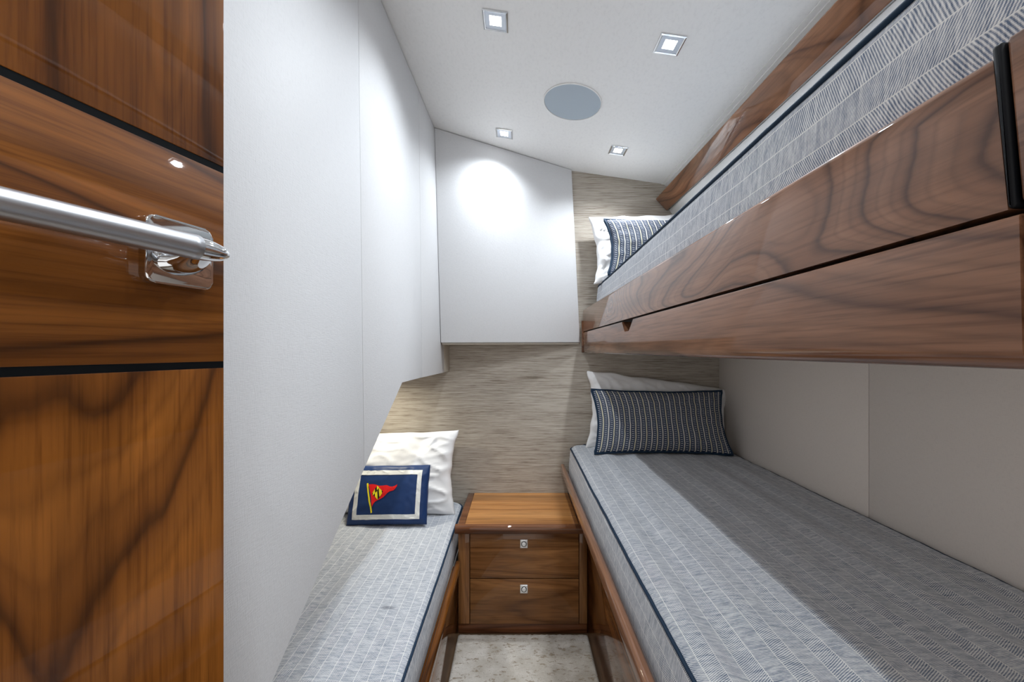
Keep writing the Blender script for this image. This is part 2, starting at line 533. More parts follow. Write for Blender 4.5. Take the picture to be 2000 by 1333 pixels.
wall_poly('panel', [(0.40, 0.005), (0.60, 0.005), (0.60, diag_z(0.60)), (0.9745, diag_z(0.9745)), (0.9745, TOPL), (0.40, TOPL)], 0.013, 'vinyl', wl)
wall_poly('panel', [(0.9755, diag_z(0.9755)), (1.276, 1.069), (1.518, 1.067), (1.518, TOPL), (0.9755, TOPL)], 0.013, 'vinyl', wl)
wall_poly('panel', [(1.521, 1.067), (1.92, 1.064), (1.92, TOPL), (1.521, TOPL)], 0.013, 'vinyl', wl)
hexa('end_trim', [(XL(1.92, 1.07) + 0.001, 1.921, 1.066), (-0.339, 1.998, 1.066), (-0.339, 1.998, 1.30), (XL(1.92, 1.3) + 0.001, 1.921, 1.30),
                  (XL(1.92, 1.07) - 0.012, 1.923, 1.066), (-0.352, 1.999, 1.066), (-0.352, 1.999, 1.30), (XL(1.92, 1.3) - 0.012, 1.923, 1.30)], 'beige', wl, r=0.001)
# soffit closing the niche over the single berth, and the bulkhead at its foot
struct(prism('trim_1', [(0.60, diag_z(0.60) + 0.002), (1.276, 1.071), (1.998, 1.066), (1.998, 1.084), (1.272, 1.089), (0.60, diag_z(0.60) + 0.022)], 'X', -1.018, -0.412, 'vinyl_warm', r=0),
       'sloping white soffit hidden behind the cut away left wall panels')
struct(box('wall_foot', -1.018, -0.425, 0.575, 0.60, 0.0, 1.2, 'vinyl_warm', r=0))

# right wall of two-tone vinyl panels
wr = struct(box('wall_right', 1.024, 1.04, NEAR, BACK, 0.0, 2.1, 'beige', r=0))
box('panel', 1.010, 1.024, 1.1485, 1.999, 0.55, 1.16, 'vinyl_warm', wr, r=0.0015)
box('panel', 1.010, 1.024, 0.05, 1.1465, 0.55, 1.16, 'vinyl_warm', wr, r=0.0015)
box('panel', 1.010, 1.024, NEAR, 0.048, 0.0, 1.16, 'vinyl_warm', wr, r=0.0015)
box('panel', 1.010, 1.024, 0.05, 1.999, 1.162, 1.86, 'vinyl', wr, r=0.0015)

# soffit over the upper berth, walnut valance and a thin stepped trim along the headliner
sof = struct(prism('trim_2', [(0.7615, 1.874), (0.786, 1.836), (1.009, 1.836), (1.009, 2.09), (0.766, ceil_z(0.766) - 0.001), (0.766, 1.876)], 'Y', NEAR, 1.999, 'soffit', r=0))
st = struct(prism('trim_3', [(0.722, ceil_z(0.722) - 0.001), (0.722, ceil_z(0.722) - 0.004), (0.738, ceil_z(0.738) - 0.004), (0.738, ceil_z(0.738) - 0.008),
                             (0.764, ceil_z(0.764) - 0.008), (0.764, ceil_z(0.764) - 0.001)], 'Y', NEAR, 1.998, 'head'))
vt = prism('valance_board', [(0.690, 1.926), (0.746, 1.866), (0.7605, 1.8795), (0.7045, 1.9395)], 'Y', NEAR + 0.01, 1.994, 'board', r=0.004, seg=3)
tag(vt, 'long glossy walnut valance board slanting under the ceiling above the upper berth', 'valance')
prism('bracket', [(0.7045, 1.938), (0.7600, 1.8805), (0.7655, 1.8805), (0.7655, 1.938)], 'Y', NEAR + 0.02, 1.990, 'liner', vt)

# ------------------------------------------------------------------ padded box panel on the back wall
pf = [(-0.3525, 1.842, 1.205), (0.313, 1.984, 1.209), (0.271, 1.984, ceil_z(0.271) - 0.002), (-0.368, 1.773, ceil_z(-0.368) - 0.002)]
pb = [(p[0], 1.9985, p[2]) for p in pf]
pp = thing('padded_wall_panel', 'white vinyl padded panel boxed out from the back wall below the ceiling', 'panel', (-0.02, 1.99, 1.205))
hexa('cover', pf + pb, 'vinyl', pp, r=0.004, seg=3)
hexa('bottom_lip', [(pf[0][0] + .004, pf[0][1] + .010, 1.197), (pf[1][0] - .004, pf[1][1] + .006, 1.201), (pf[1][0] - .004, pf[1][1] + .006, 1.2085), (pf[0][0] + .004, pf[0][1] + .010, 1.2045),
                    (pf[0][0] + .004, 1.998, 1.197), (pf[1][0] - .004, 1.998, 1.201), (pf[1][0] - .004, 1.998, 1.2085), (pf[0][0] + .004, 1.998, 1.2045)], 'beige', pp, r=0.001, seg=1)

# ------------------------------------------------------------------ ceiling lights and speaker
TILT = math.atan(SL)
def downlight(x, y, label, dim=1.0):
    root = thing('downlight', label, 'ceiling light', (x, y, ceil_z(x) - 0.0004), (0, TILT, 0), 'square ceiling downlights')
    s = 0.036
    # bezel ring, square
    bm = bmesh.new()
    def ring(h, z): return [bm.verts.new((sx * h, sy * h, z)) for sx, sy in ((-1, -1), (1, -1), (1, 1), (-1, 1))]
    R = [ring(s, 0), ring(s, -0.003), ring(s - 0.003, -0.0045), ring(s - 0.006, -0.003), ring(s - 0.006, 0)]
    for a, b in zip(R, R[1:]):
        for i in range(4): bm.faces.new((a[i], b[i], b[(i + 1) % 4], a[(i + 1) % 4]))
    bm_obj('bezel', bm, 'chrome', root, False, True)
    le = box('lens', -s + 0.006, s - 0.006, -s + 0.006, s - 0.006, -0.0016, 0, 'lens', root, r=0.0004, seg=1, local=True)
    box('led', -0.0165, 0.0165, -0.0165, 0.0165, -0.0018, -0.0014, 'glow', root, r=0, seg=1, local=True)
    ld = bpy.data.lights.new('downlight_lamp', 'SPOT')
    ld.shadow_soft_size = 0.018
    ld.energy = LAMP_WATT * dim; ld.color = LAMP_COLOR
    ld.spot_size = math.radians(138); ld.spot_blend = 1.0
    lo = bpy.data.objects.new('downlight_lamp', ld)
    COL.objects.link(lo); lo.parent = root; lo.location = (0, 0, -0.007)
    return root
downlight(-0.062, 1.147, 'large-looking square chrome downlight at the top left of the ceiling, nearest the left wall', 0.9)
downlight(0.436, 1.142, 'square chrome downlight with ribbed lens at the top right of the ceiling')
downlight(-0.056, 1.742, 'square chrome downlight close above the padded white panel', 0.75)
downlight(0.441, 1.746, 'small square chrome downlight nearest the upper berth pillows')
downlight(-0.065, 0.545, 'unseen square downlight added overhead for fill, above the open door', 0.55)  # from here on the lamps are out of view, added as fill light
downlight(0.432, 0.540, 'unseen square downlight added overhead for fill, above the near end of the upper berth', 0.55)
downlight(-0.070, -0.20, 'unseen square downlight added for fill behind the viewer on the door side', 0.55)
downlight(0.430, -0.20, 'unseen square downlight added for fill behind the viewer on the bunk side', 0.55)

sx_, sy_ = 0.203, 1.466
sp = thing('ceiling_speaker', 'round blue-grey speaker grille set flush in the white ceiling', 'speaker', (sx_, sy_, ceil_z(sx_) - 0.0004), (0, TILT, 0))
lathe('rim', [(0.1075, 0), (0.1075, -0.0025), (0.1065, -0.0035), (0.1040, -0.0035), (0.1035, -0.0005), (0.1035, 0)], 'head', sp, n=72)
lathe('grille', [(0.1033, 0), (0.1033, -0.0014), (0.09, -0.0022), (0.04, -0.0026), (0.0005, -0.0027)], 'grille', sp, n=72)

# reading light under the niche soffit over the single berth
rl = thing('reading_light', 'small reading light under the soffit over the flag cushion berth', 'lamp', (-0.64, 1.76, 1.066))
lathe('housing', [(0.040, 0), (0.040, -0.010), (0.036, -0.014), (0.028, -0.014), (0.028, -0.008)], 'chrome', rl, n=32)
lathe('lens', [(0.0278, -0.006), (0.0278, -0.011), (0.001, -0.0115)], 'glow_warm', rl, n=32)
ld = bpy.data.lights.new('reading_lamp', 'AREA'); ld.shape = 'DISK'; ld.size = 0.05; ld.energy = READ_WATT; ld.color = (1.0, 0.95, 0.80); ld.spread = math.radians(160)
lo = bpy.data.objects.new('reading_lamp', ld); COL.objects.link(lo); lo.parent = rl; lo.location = (0, 0, -0.017)

# ------------------------------------------------------------------ open door with lever handle (local x runs from free edge to hinge)
DA = math.atan2(-0.966, -0.259)
door = thing('cabin_door', 'glossy amber walnut cabin door standing open in the left foreground with black inlay lines', 'door', (-0.323, 0.44, 0.0), (0, 0, DA))
# local: +x = towards hinge, +y = left-hand normal of that direction; the visible face is at y = 0
# direction (-.259,-.966) rotated +90deg gives (.966,-.259): the visible (cabin) side is +y
DW, DH, DT = 0.62, 2.02, 0.034
box('core', 0.0, DW, -DT, -0.004, 0.03, DH, 'door_v', door, r=0.001, local=True)
box('lower_panel', 0.0, DW, -0.004, 0.0, 0.03, 1.1510, 'door_v', door, r=0.0008, local=True)
box('middle_panel', 0.0, DW, -0.004, 0.0, 1.1580, 1.3650, 'door_h', door, r=0.0008, local=True)
box('upper_panel', 0.0, DW, -0.004, 0.0, 1.3720, DH, 'door_v', door, r=0.0008, local=True)
box('inlay', 0.0, DW, -0.004, -0.0006, 1.1508, 1.1582, 'ebony', door, r=0, local=True)
box('inlay', 0.0, DW, -0.004, -0.0006, 1.3648, 1.3722, 'ebony', door, r=0, local=True)
# handle: rosette, neck, lever (things fixed to the door)
hz = 1.264
def rounded_rect(w, h, r, n=6):
    pts = []
    for cx, cy, a0 in ((w - r, h - r, 0), (-w + r, h - r, 90), (-w + r, -h + r, 180), (w - r, -h + r, 270)):
        for i in range(n + 1):
            a = math.radians(a0 + 90 * i / n)
            pts.append((cx + r * math.cos(a), cy + r * math.sin(a)))
    return pts
hd = prism('handle_rosette', [(0.0495 + px, hz + pz) for px, pz in rounded_rect(0.0305, 0.0315, 0.008)], 'Y', 0.0002, 0.009, 'chrome', door, r=0.0018, seg=3,
           sel=lambda e: abs(e.verts[0].co.y - 0.009) < 1e-5 and abs(e.verts[1].co.y - 0.009) < 1e-5, local=True)
hd['label'] = 'square polished chrome rosette'
lv = tube('handle_lever', [(0.066 + 0.175 * i / 24, 0.050, hz - 0.003 * i / 24) for i in range(25)], lambda t: 0.0112 - 0.0012 * t, 'satin', door, n=36, local=True)
lv['label'] = 'round satin steel lever'
tipp = [(0.0665, 0.0107), (0.060, 0.0104), (0.052, 0.0094), (0.044, 0.0075), (0.038, 0.0050), (0.0352, 0.0025), (0.0345, 0.0006)]
verts, faces = [], []
nn = 36
for (px, pr) in tipp:
    for k in range(nn):
        a = 2 * math.pi * k / nn
        verts.append((px, 0.050 + pr * math.cos(a) * 0.98, hz - 0.0005 + pr * math.sin(a)))
for i in range(len(tipp) - 1):
    for k in range(nn):
        faces.append((i * nn + k, i * nn + (k + 1) % nn, (i + 1) * nn + (k + 1) % nn, (i + 1) * nn + k))
faces.append(tuple((len(tipp) - 1) * nn + k for k in range(nn)))
tip = mesh_obj('handle_tip', verts, faces, 'chrome', door, True, local=True)
# neck: a flattened stem sweeping from the rosette to the lever
npts = [(0.054, 0.008, hz - 0.012), (0.054, 0.018, hz - 0.012), (0.055, 0.030, hz - 0.010), (0.057, 0.042, hz - 0.005), (0.060, 0.050, hz - 0.001)]
verts, faces = [], []
nn = 24
for i, p in enumerate(npts):
    w_ = 0.017 - 0.007 * i / 4; h_ = 0.0095 - 0.001 * i / 4
    for k in range(nn):
        a = 2 * math.pi * k / nn
        verts.append((p[0] + w_ * math.cos(a), p[1], p[2] + h_ * math.sin(a)))
for i in range(len(npts) - 1):
    for k in range(nn):
        faces.append((i * nn + k, i * nn + (k + 1) % nn, (i + 1) * nn + (k + 1) % nn, (i + 1) * nn + k))
mesh_obj('handle_neck', verts, faces, 'chrome', door, True, local=True)

# ------------------------------------------------------------------ carpet
def carpet():
    x0, x1, y0, y1 = -0.2405, 0.2875, -0.30, 1.632
    nx, ny = 70, 240
    verts, faces = [], []
    for j in range(ny + 1):
        for i in range(nx + 1):
            x = x0 + (x1 - x0) * i / nx; y = y0 + (y1 - y0) * j / ny
            z = 0.011 + 0.0022 * noise.noise((x * 60, y * 60, 0)) + 0.0016 * noise.noise((x * 160, y * 160, 3))
            if j == ny: y += 0.004 * noise.noise((x * 90, 5, 1)) ; z *= 0.7
            if i in (0, nx): z *= 0.6
            verts.append((x, y, z))
    for j in range(ny):
        for i in range(nx):
            a = j * (nx + 1) + i
            faces.append((a, a + 1, a + nx + 2, a + nx + 1))
    base = len(verts)
    rim = [i for i in range(nx + 1)] + [j * (nx + 1) + nx for j in range(1, ny + 1)] + [ny * (nx + 1) + i for i in range(nx - 1, -1, -1)] + [j * (nx + 1) for j in range(ny - 1, 0, -1)]
    for k in rim: verts.append((verts[k][0], verts[k][1], 0.0003))
    n = len(rim)
    for k in range(n):
        faces.append((rim[k], base + k, base + (k + 1) % n, rim[(k + 1) % n]))
    faces.append(tuple(base + k for k in range(n))[::-1])
    o = mesh_obj('carpet', verts, faces, 'carpet', None, True)
    tag(o, 'cream and taupe distressed carpet strip between the two lower berths', 'carpet')
carpet()

# ------------------------------------------------------------------ nightstand
ns = thing('nightstand', 'glossy walnut two-drawer nightstand between the lower berths against the back wall', 'nightstand', (0.02, 1.82, 0.0))
FY = 1.645
NX0, NX1 = -0.2425, 0.2885
box('body', NX0, NX1, FY + 0.012, 1.998, 0.004, 0.418, 'stand_v', ns, r=0.001)
box('stile', NX0, -0.1965, FY, FY + 0.0115, 0.043, 0.417, 'stand_v', ns, r=0.001)
box('stile', 0.2565, NX1, FY, FY + 0.0115, 0.043, 0.417, 'stand_v', ns, r=0.001)
box('plinth', NX0, NX1, FY + 0.003, FY + 0.0115, 0.002, 0.040, 'dark_edge', ns, r=0.001)
box('gap_shade', -0.196, 0.256, FY + 0.0105, FY + 0.0118, 0.041, 0.417, 'ebony', ns, r=0)  # black sheet standing in for the shade inside the drawer gaps
for (z0, z1, zc) in ((0.232, 0.415, 0.375), (0.043, 0.228, 0.189)):
    dr = box('drawer', -0.1935, 0.2535, FY - 0.001, FY + 0.010, z0, z1, 'stand', ns, r=0.0012)
    lx = 0.028
    plt = box('latch_plate', lx - 0.0155, lx + 0.0155, FY - 0.006, FY - 0.0008, zc - 0.017, zc + 0.017, 'latch', dr, r=0.0015, seg=3)
    M = Matrix.Translation(Vector((lx, FY - 0.006, zc)) - Vector((0.02, 1.82, 0))) @ Matrix.Rotation(math.radians(90), 4, 'X')
    lathe('latch_ring', [(0.0115, -0.0004), (0.0115, 0.0012), (0.0105, 0.0016), (0.0096, 0.0008), (0.0096, -0.0004)], 'seal', dr, M, n=32)
    lathe('latch_button', [(0.0090, -0.0004), (0.0090, 0.0022), (0.0080, 0.0034), (0.003, 0.0042), (0.0004, 0.0043)], 'latch', dr, M, n=32)
# top: inner board framed by darker borders, rounded nosing at the front
box('top_board', -0.2135, 0.2530, 1.638, 1.9985, 0.420, 0.4570, 'stand_top', ns, r=0.0006, seg=1)
box('top_border', -0.2440, -0.2140, 1.638, 1.9985, 0.420, 0.4572, 'dark_edge', ns, r=0.003, seg=3)
box('top_border', 0.2545, NX1, 1.638, 1.9985, 0.420, 0.4572, 'dark_edge', ns, r=0.001, seg=2)
prism('nosing', [(1.640, 0.420), (1.640, 0.4572)] + [(1.632 - 0.0125 * math.cos(a), 0.4386 + 0.0186 * math.sin(a)) for a in [math.radians(90 - 180 * i / 14) for i in range(15)]], 'X', -0.2530, NX1, 'dark_edge', ns, r=0)

# ------------------------------------------------------------------ single berth (left)
lb = thing('single_berth_base', 'amber walnut base and rail of the single berth along the left wall', 'bed', (-0.6, 1.1, 0.0))
box('platform', -1.015, -0.264, 0.605, 1.995, 0.004, 0.272, 'liner', lb, r=0.002)
box('side_panel', -0.2635, -0.2435, 0.605, 1.640, 0.003, 0.284, 'rail_left', lb, r=0.001)
prism('rail', [(-0.2530, 0.279), (-0.2305, 0.279), (-0.2305, 0.309), (-0.2530, 0.309)], 'Y', 0.605, 1.641, 'rail_left', lb, r=0.009, seg=5)

# ------------------------------------------------------------------ lower berth (right)
rb = thing('lower_berth_base', 'walnut base and rounded rail of the lower berth on the right', 'bed', (0.65, 0.9, 0.0))
box('platform', 0.312, 1.009, -0.30, 1.996, 0.004, 0.515, 'liner', rb, r=0.002)
box('side_panel', 0.2900, 0.3115, -0.30, 1.9975, 0.003, 0.505, 'rail_left', rb, r=0.001)
prism('ledge', [(0.222, 0.573), (0.2925, 0.504), (0.3125, 0.5155), (0.2365, 0.585)], 'Y', -0.30, 1.990, 'cap', rb, r=0.001, seg=1)
prism('rail', [(0.2135, 0.574), (0.2370, 0.568), (0.2370, 0.606), (0.2170, 0.606)], 'Y', -0.30, 1.990, 'cap', rb, r=0.008, seg=5)

# ------------------------------------------------------------------ upper berth
ub = thing('upper_berth_frame', 'glossy figured walnut front and platform of the upper berth', 'bunk bed', (0.66, 1.1, 1.157))
RX = 0.328
def front_edges(e):
    a, b = e.verts
    return True
def nose(e):
    a, b = e.verts[0].co, e.verts[1].co
    return abs(a.y - b.y) > 0.5 and a.z < 1.16 and b.z < 1.16 and a.x < RX + 0.001 and b.x < RX + 0.001
YE, YB = 0.268, 1.990
prism('upper_rail', [(0.2668, 1.2640), (YB, 1.2640), (YB, 1.374), (0.2755, 1.374)], 'X', RX, RX + 0.027, 'rail_fig', ub, r=0.008, seg=4,
      sel=lambda e: (e.verts[0].co.z > 1.37 and e.verts[1].co.z > 1.37) or (abs(e.verts[0].co.z - e.verts[1].co.z) > 0.05 and e.verts[0].co.x < RX + 0.001 and e.verts[0].co.y > 1))
prism('lower_rail', [(0.2590, 1.157), (YB, 1.157), (YB, 1.2595), (1.249, 1.2595), (1.220, 1.2255), (1.174, 1.2255), (1.132, 1.2595), (0.2610, 1.2595)], 'X', RX, RX + 0.027, 'rail_str', ub, r=0.014, seg=5, sel=nose, sel2=lambda e: all(v.co.x < RX + 0.001 and v.co.z > 1.2 for v in e.verts))
box('gap_shade', RX + 0.027, RX + 0.031, YE, YB, 1.165, 1.360, 'seal', ub, r=0)  # black backing that puts the shade of the rail gap into colour
box('end_block', RX - 0.006, RX + 0.010, YB + 0.0005, 1.998, 1.160, 1.318, 'dark_edge', ub, r=0.002)
box('platform', RX + 0.0312, 1.009, 0.05, 1.998, 1.172, 1.310, 'vinyl_warm', ub, r=0.001)
tag(prism('rubber_seal', [(0.2622, 1.264), (0.2665, 1.264), (0.2758, 1.379), (0.2690, 1.379)], 'X', RX - 0.0015, RX + 0.030, 'seal', None, r=0.0025, seg=3),
    'black rubber seal strip at the near end of the upper berth rail', 'seal')
pst = thing('end_post', 'dark walnut end block past the black seal at the right edge', 'post', (RX + 0.015, 0.15, 1.157))
prism('block', [(0.05, 1.2665), (0.2605, 1.2665), (0.2687, 1.380), (0.05, 1.380)], 'X', RX, RX + 0.030, 'rail_str', pst, r=0.003, seg=3)
box('lower_block', RX, RX + 0.030, 0.05, 0.2560, 1.157, 1.2610, 'rail_str', pst, r=0.002)

# ------------------------------------------------------------------ mattresses
def mattress(name, label, xf, xr, y0, y1, z0, z1, mat, flip=False, seed=0, ridge=0.0, rough_amp=0.003, crown=0.0, z1_near=None):
    """xf(y): x of the aisle edge; xr: x of the far (hull) edge; built as a swept rounded section"""
    rt, rb_ = 0.028, 0.018
    root = thing(name, label, 'mattress', ((xf(y1) + xr) / 2, (y0 + y1) / 2, z0))
    # normalised section: a from 0 (aisle) to 1 (hull), with arcs measured in metres
    W = abs(xr - xf((y0 + y1) / 2)); H = z1 - z0
    sec = []
    def add(a, z): sec.append((a, z))
    add(rb_, 0.0)
    for i in range(1, 6):
        t = math.radians(90 * i / 5); add(rb_ - rb_ * math.sin(t), rb_ - rb_ * math.cos(t))
    for i in range(1, 8): add(0.0 - 0.006 * math.sin(math.pi * i / 8), rb_ + (H - rt - rb_) * i / 8)
    for i in range(0, 9):
        t = math.radians(90 * i / 8); add(rt - rt * math.cos(t), H - rt + rt * math.sin(t))
    ip = len(sec) - 6
    NTOP = 64
    for i in range(1, NTOP): add(rt + (W - 2 * rt) * i / NTOP, H)
    for i in range(0, 9):
        t = math.radians(90 * i / 8); add(W - rt + rt * math.sin(t), H - rt + rt * math.cos(t))
    iq = len(sec) - 4
    for i in range(1, 8): add(W + 0.0, H - rt - (H - rt - rb_) * i / 8)
    for i in range(1, 6):
        t = math.radians(90 * i / 5); add(W - rb_ + rb_ * math.sin(t), rb_ - rb_ * math.sin(t) if i == 5 else rb_ * (1 - math.sin(t)))
    s = [0.0]
    for p, q in zip(sec, sec[1:]): s.append(s[-1] + math.hypot(q[0] - p[0], q[1] - p[1]))
    s0 = s[ip]
    R = 0.045
    ys = []
    for i in range(9): ys.append(y0 + R * (1 - math.cos(math.radians(90 * i / 8))))
    ny = int((y1 - y0 - 2 * R) / 0.014)
    for i in range(1, ny): ys.append(y0 + R + (y1 - y0 - 2 * R) * i / ny)
    for i in range(9): ys.append(y1 - R * (1 - math.sin(math.radians(90 * i / 8))))
    verts, uvs = [], []
    nS = len(sec)
    sg = 1 if xr > xf(y0) else -1
    for y in ys:
        dlt = 0.0
        if y < y0 + R: dlt = R - math.sqrt(max(0, R * R - (y0 + R - y) ** 2))
        if y > y1 - R: dlt = R - math.sqrt(max(0, R * R - (y - y1 + R) ** 2))
        k = (W / 2 - dlt * 0.9) / (W / 2)
        xe = xf(y)
        for i, (a, z) in enumerate(sec):
            aa = W / 2 + (a - W / 2) * k
            frac = aa / W
            x = xe + (xr - xe) * frac if True else 0
            # keep the aisle profile in metres
            if a < 0.1: x = xe + sg * (aa)
            zz = z
            if z > H * 0.6:
                fall = min(1, max(0, (z - H * 0.6) / (H * 0.4)))
                n1 = noise.noise((x * 5 + seed, y * 3.2, seed * 1.7))
                n2 = noise.noise((x * 22 + seed, y * 9, seed))
                n3 = noise.noise((x * 14 + seed, y * 34, seed + 5))
                zz += fall * (rough_amp * n1 + 0.4 * rough_amp * n2 + 0.35 * rough_amp * n3)
                if rt < a < W - rt:
                    wgt = min(1, (a - rt) / 0.03)
                    zz += ridge * wgt * math.sin(2 * math.pi * a / 0.12 + 1.5 * noise.noise((y * 1.4, seed, 0))) * (0.4 + 0.6 * noise.noise((a * 6, y * 1.2, seed + 9)))
                    zz += crown * math.sin(math.pi * (a - rt) / (W - 2 * rt))
                if z1_near is not None: zz += fall * (z1_near - z1) * max(0, (y1 - y) / (y1 - y0))
            if a < 0.01 and z < H * 0.9:
                x += sg * 0.003 * noise.noise((y * 7, z * 9, seed))
            verts.append((x, y, z0 + zz)); uvs.append((s[i] - s0, y))
    faces = []
    for j in range(len(ys) - 1):
        for i in range(nS):
            i2 = (i + 1) % nS
            f = (j * nS + i, j * nS + i2, (j + 1) * nS + i2, (j + 1) * nS + i)
            faces.append(f if sg > 0 else f[::-1])
    f0 = tuple(range(nS)); f1 = tuple((len(ys) - 1) * nS + i for i in range(nS))
    faces.append(f0[::-1] if sg > 0 else f0); faces.append(f1 if sg > 0 else f1[::-1])
    c = mesh_obj('cover', verts, faces, mat, root, True, uvs)
    # navy piping round the top edge
    def at(j, i): return Vector(verts[j * nS + i])
    path = [at(j, ip) + Vector((-sg * 0.0015, 0, 0.0015)) for j in range(0, len(ys))]
    last = len(ys) - 1
    path += [at(last, i) + Vector((0, 0.001, 0.0)) for i in range(ip + 6, iq - 5, 4)]
    path += [at(j, iq) + Vector((sg * 0.0005, 0, 0.0015)) for j in range(last, -1, -1)]
    tube('piping', path, 0.0036, 'piping', root, n=8)
    return root

mattress('single_mattress', 'grey-blue pinstriped mattress with navy piping on the single berth at left', lambda y: -0.262 - 0.004 * (y - 1), -1.005, 0.612, 1.992, 0.273, 0.418, 'tick_l', seed=3, ridge=0.0016, rough_amp=0.0065)
mattress('lower_mattress', 'grey-blue pinstriped mattress with navy piping on the lower berth at right', lambda y: 0.2535 + 0.004 * max(0, y - 1.2), 1.006, -0.28, 1.975, 0.5165, 0.700, 'tick', seed=8, ridge=0.0075, rough_amp=0.005, crown=0.008)
mattress('upper_mattress', 'grey-blue pinstriped mattress with navy piping on the upper berth', lambda y: 0.3615 + 0.018 * max(0, y - 0.2), 1.006, 0.06, 1.985, 1.3105, 1.494, 'tick', seed=15, ridge=0.002, rough_amp=0.002, z1_near=1.516)

# ------------------------------------------------------------------ pillows
def pillow_fn(w, h, t, pinch, wr, seed, power=0.42, sag=0.0, soft=0.0):
    def f(u, v, side):
        x = w / 2 * u * (1 - pinch * (1 - v * v))
        y = h / 2 * v * (1 - pinch * (1 - u * u) * w / h * 0.45)
        e = max(0.0, (1 - u * u)) * max(0.0, (1 - v * v))
        z = t / 2 * (e ** power)
        nz = 0.0
        if wr:
            a = noise.noise((u * 2.3 + seed, v * 2.1, seed)); b = noise.noise((u * 5 + seed, v * 6 + a, seed + 4))
            c = 1 - abs(noise.noise((u * 3.5 + v * 2.0 + seed, v * 3.0 - u * 1.2, seed + 8 + side)))
            rad = 1 - abs(noise.noise((math.atan2(v, u) * 2.6 + seed, (u * u + v * v) * 0.8, seed + 2)))
            edge = (u * u + v * v) * 0.5
            nz = wr * (a + 0.6 * b + 1.9 * (c ** 8) * (0.4 + edge) + 2.0 * (rad ** 9) * edge)
            nz *= min(1.0, e * 6)
            x += wr * 0.9 * noise.noise((seed, v * 4, u * 2)) ; y += wr * 0.9 * noise.noise((u * 4, seed, v * 2))
        y -= sag * (1 - v) * 0.0
        z = z + nz
        if soft: y -= soft * (1 + v) * 0.5 * (u * 0.5 + 0.5) ** 2
        return Vector((x, y, z if side > 0 else -z * 0.9))
    return f

def pillow_mesh(name, f, mat, parent=None, nu=64, nv=44, uvw=None):
    verts, uvs, faces = [], [], []
    for side in (1, -1):
        for j in range(nv + 1):
            for i in range(nu + 1):
                uu = -1 + 2 * i / nu; vv = -1 + 2 * j / nv
                uu = math.sin(uu * math.pi / 2) * 0.45 + uu * 0.55; vv = math.sin(vv * math.pi / 2) * 0.45 + vv * 0.55
                verts.append(f(uu, vv, side))
                uvs.append((uu * uvw[0] / 2, vv * uvw[1] / 2) if uvw else (uu, vv))
    B = (nu + 1) * (nv + 1)
    for j in range(nv):
        for i in range(nu):
            a = j * (nu + 1) + i
            faces.append((a, a + 1, a + nu + 2, a + nu + 1))
            faces.append((B + a, B + a + nu + 1, B + a + nu + 2, B + a + 1))
    rim = [i for i in range(nu + 1)] + [j * (nu + 1) + nu for j in range(1, nv + 1)] + [nv * (nu + 1) + i for i in range(nu - 1, -1, -1)] + [j * (nu + 1) for j in range(nv - 1, 0, -1)]
    n = len(rim)
    for k in range(n):
        a, b = rim[k], rim[(k + 1) % n]
        faces.append((a, B + a, B + b, b))
    o = mesh_obj(name, verts, faces, mat, parent, True, uvs, local=True)
    bm = bmesh.new(); bm.from_mesh(o.data)
    bmesh.ops.remove_doubles(bm, verts=bm.verts, dist=1e-5)
    bmesh.ops.recalc_face_normals(bm, faces=bm.faces)
    bm.to_mesh(o.data); bm.free()
    for p in o.data.polygons: p.use_smooth = True
    return o

def rim_path(f, n=40, inset=1.0):
    P = []
    for i in range(n): P.append(f(-1 + 2 * i / n, -1, 1))
    for i in range(n): P.append(f(1, -1 + 2 * i / n, 1))
    for i in range(n): P.append(f(1 - 2 * i / n, 1, 1))
    for i in range(n): P.append(f(-1, 1 - 2 * i / n, 1))
    for p in P: p.z = 0
    return P

def stand_matrix(lean, yaw=0, roll=0):
    return (Matrix.Rotation(math.radians(yaw), 4, 'Z') @ Matrix.Rotation(math.radians(90 - lean), 4, 'X') @ Matrix.Rotation(math.radians(roll), 4, 'Z')).to_euler()

def white_pillow(label, w, h, t, loc, lean, yaw=0, roll=0, seed=0, pinch=0.085, wr=0.006, soft=0.0):
    f = pillow_fn(w, h, t, pinch, wr, seed, 0.40, soft=soft)
    o = pillow_mesh('bed_pillow', f, 'white', None, 80, 56)
    o.location = loc; o.rotation_euler = stand_matrix(lean, yaw, roll)
    tag(o, label, 'pillow', 'white bed pillows')
    return o

def lumbar(label, loc, lean, yaw=0, roll=0, seed=0, w=0.625, h=0.285, t=0.115, pinch=0.085):
    root = thing('lumbar_cushion', label, 'cushion', loc, stand_matrix(lean, yaw, roll), 'navy dotted lumbar cushions')
    f = pillow_fn(w, h, t, pinch, 0.0025, seed, 0.45)
    pillow_mesh('cover', f, 'woven', root, 64, 36, (w, h))
    tube('piping', rim_path(f), 0.0064, 'piping', root, n=8, closed=True, local=True)
    return root

white_pillow('plain white pillow propped behind the navy flag cushion on the single berth', 0.68, 0.385, 0.15, (-0.622, 1.885, 0.597), 14, 0, 0, seed=2.2, wr=0.007)
white_pillow('plain white pillow in the shade behind the cushion on the lower berth', 0.70, 0.375, 0.09, (0.685, 1.944, 0.872), 5, 0, -2, seed=5.1, wr=0.008, soft=0.07)
white_pillow('plain white pillow behind the cushion on the upper berth', 0.64, 0.345, 0.13, (0.668, 1.890, 1.655), 12, 0, 2, seed=9.4, wr=0.007)
lumbar('navy cushion woven with cream lines and white dots, on the lower berth', (0.653, 1.826, 0.846), 20, 0, -0.6, seed=1.3, t=0.11, w=0.612, h=0.292)
lumbar('navy cushion woven with cream lines and white dots, half hidden on the upper berth', (0.700, 1.735, 1.622), 17, 0, 0, seed=6.3, h=0.27)

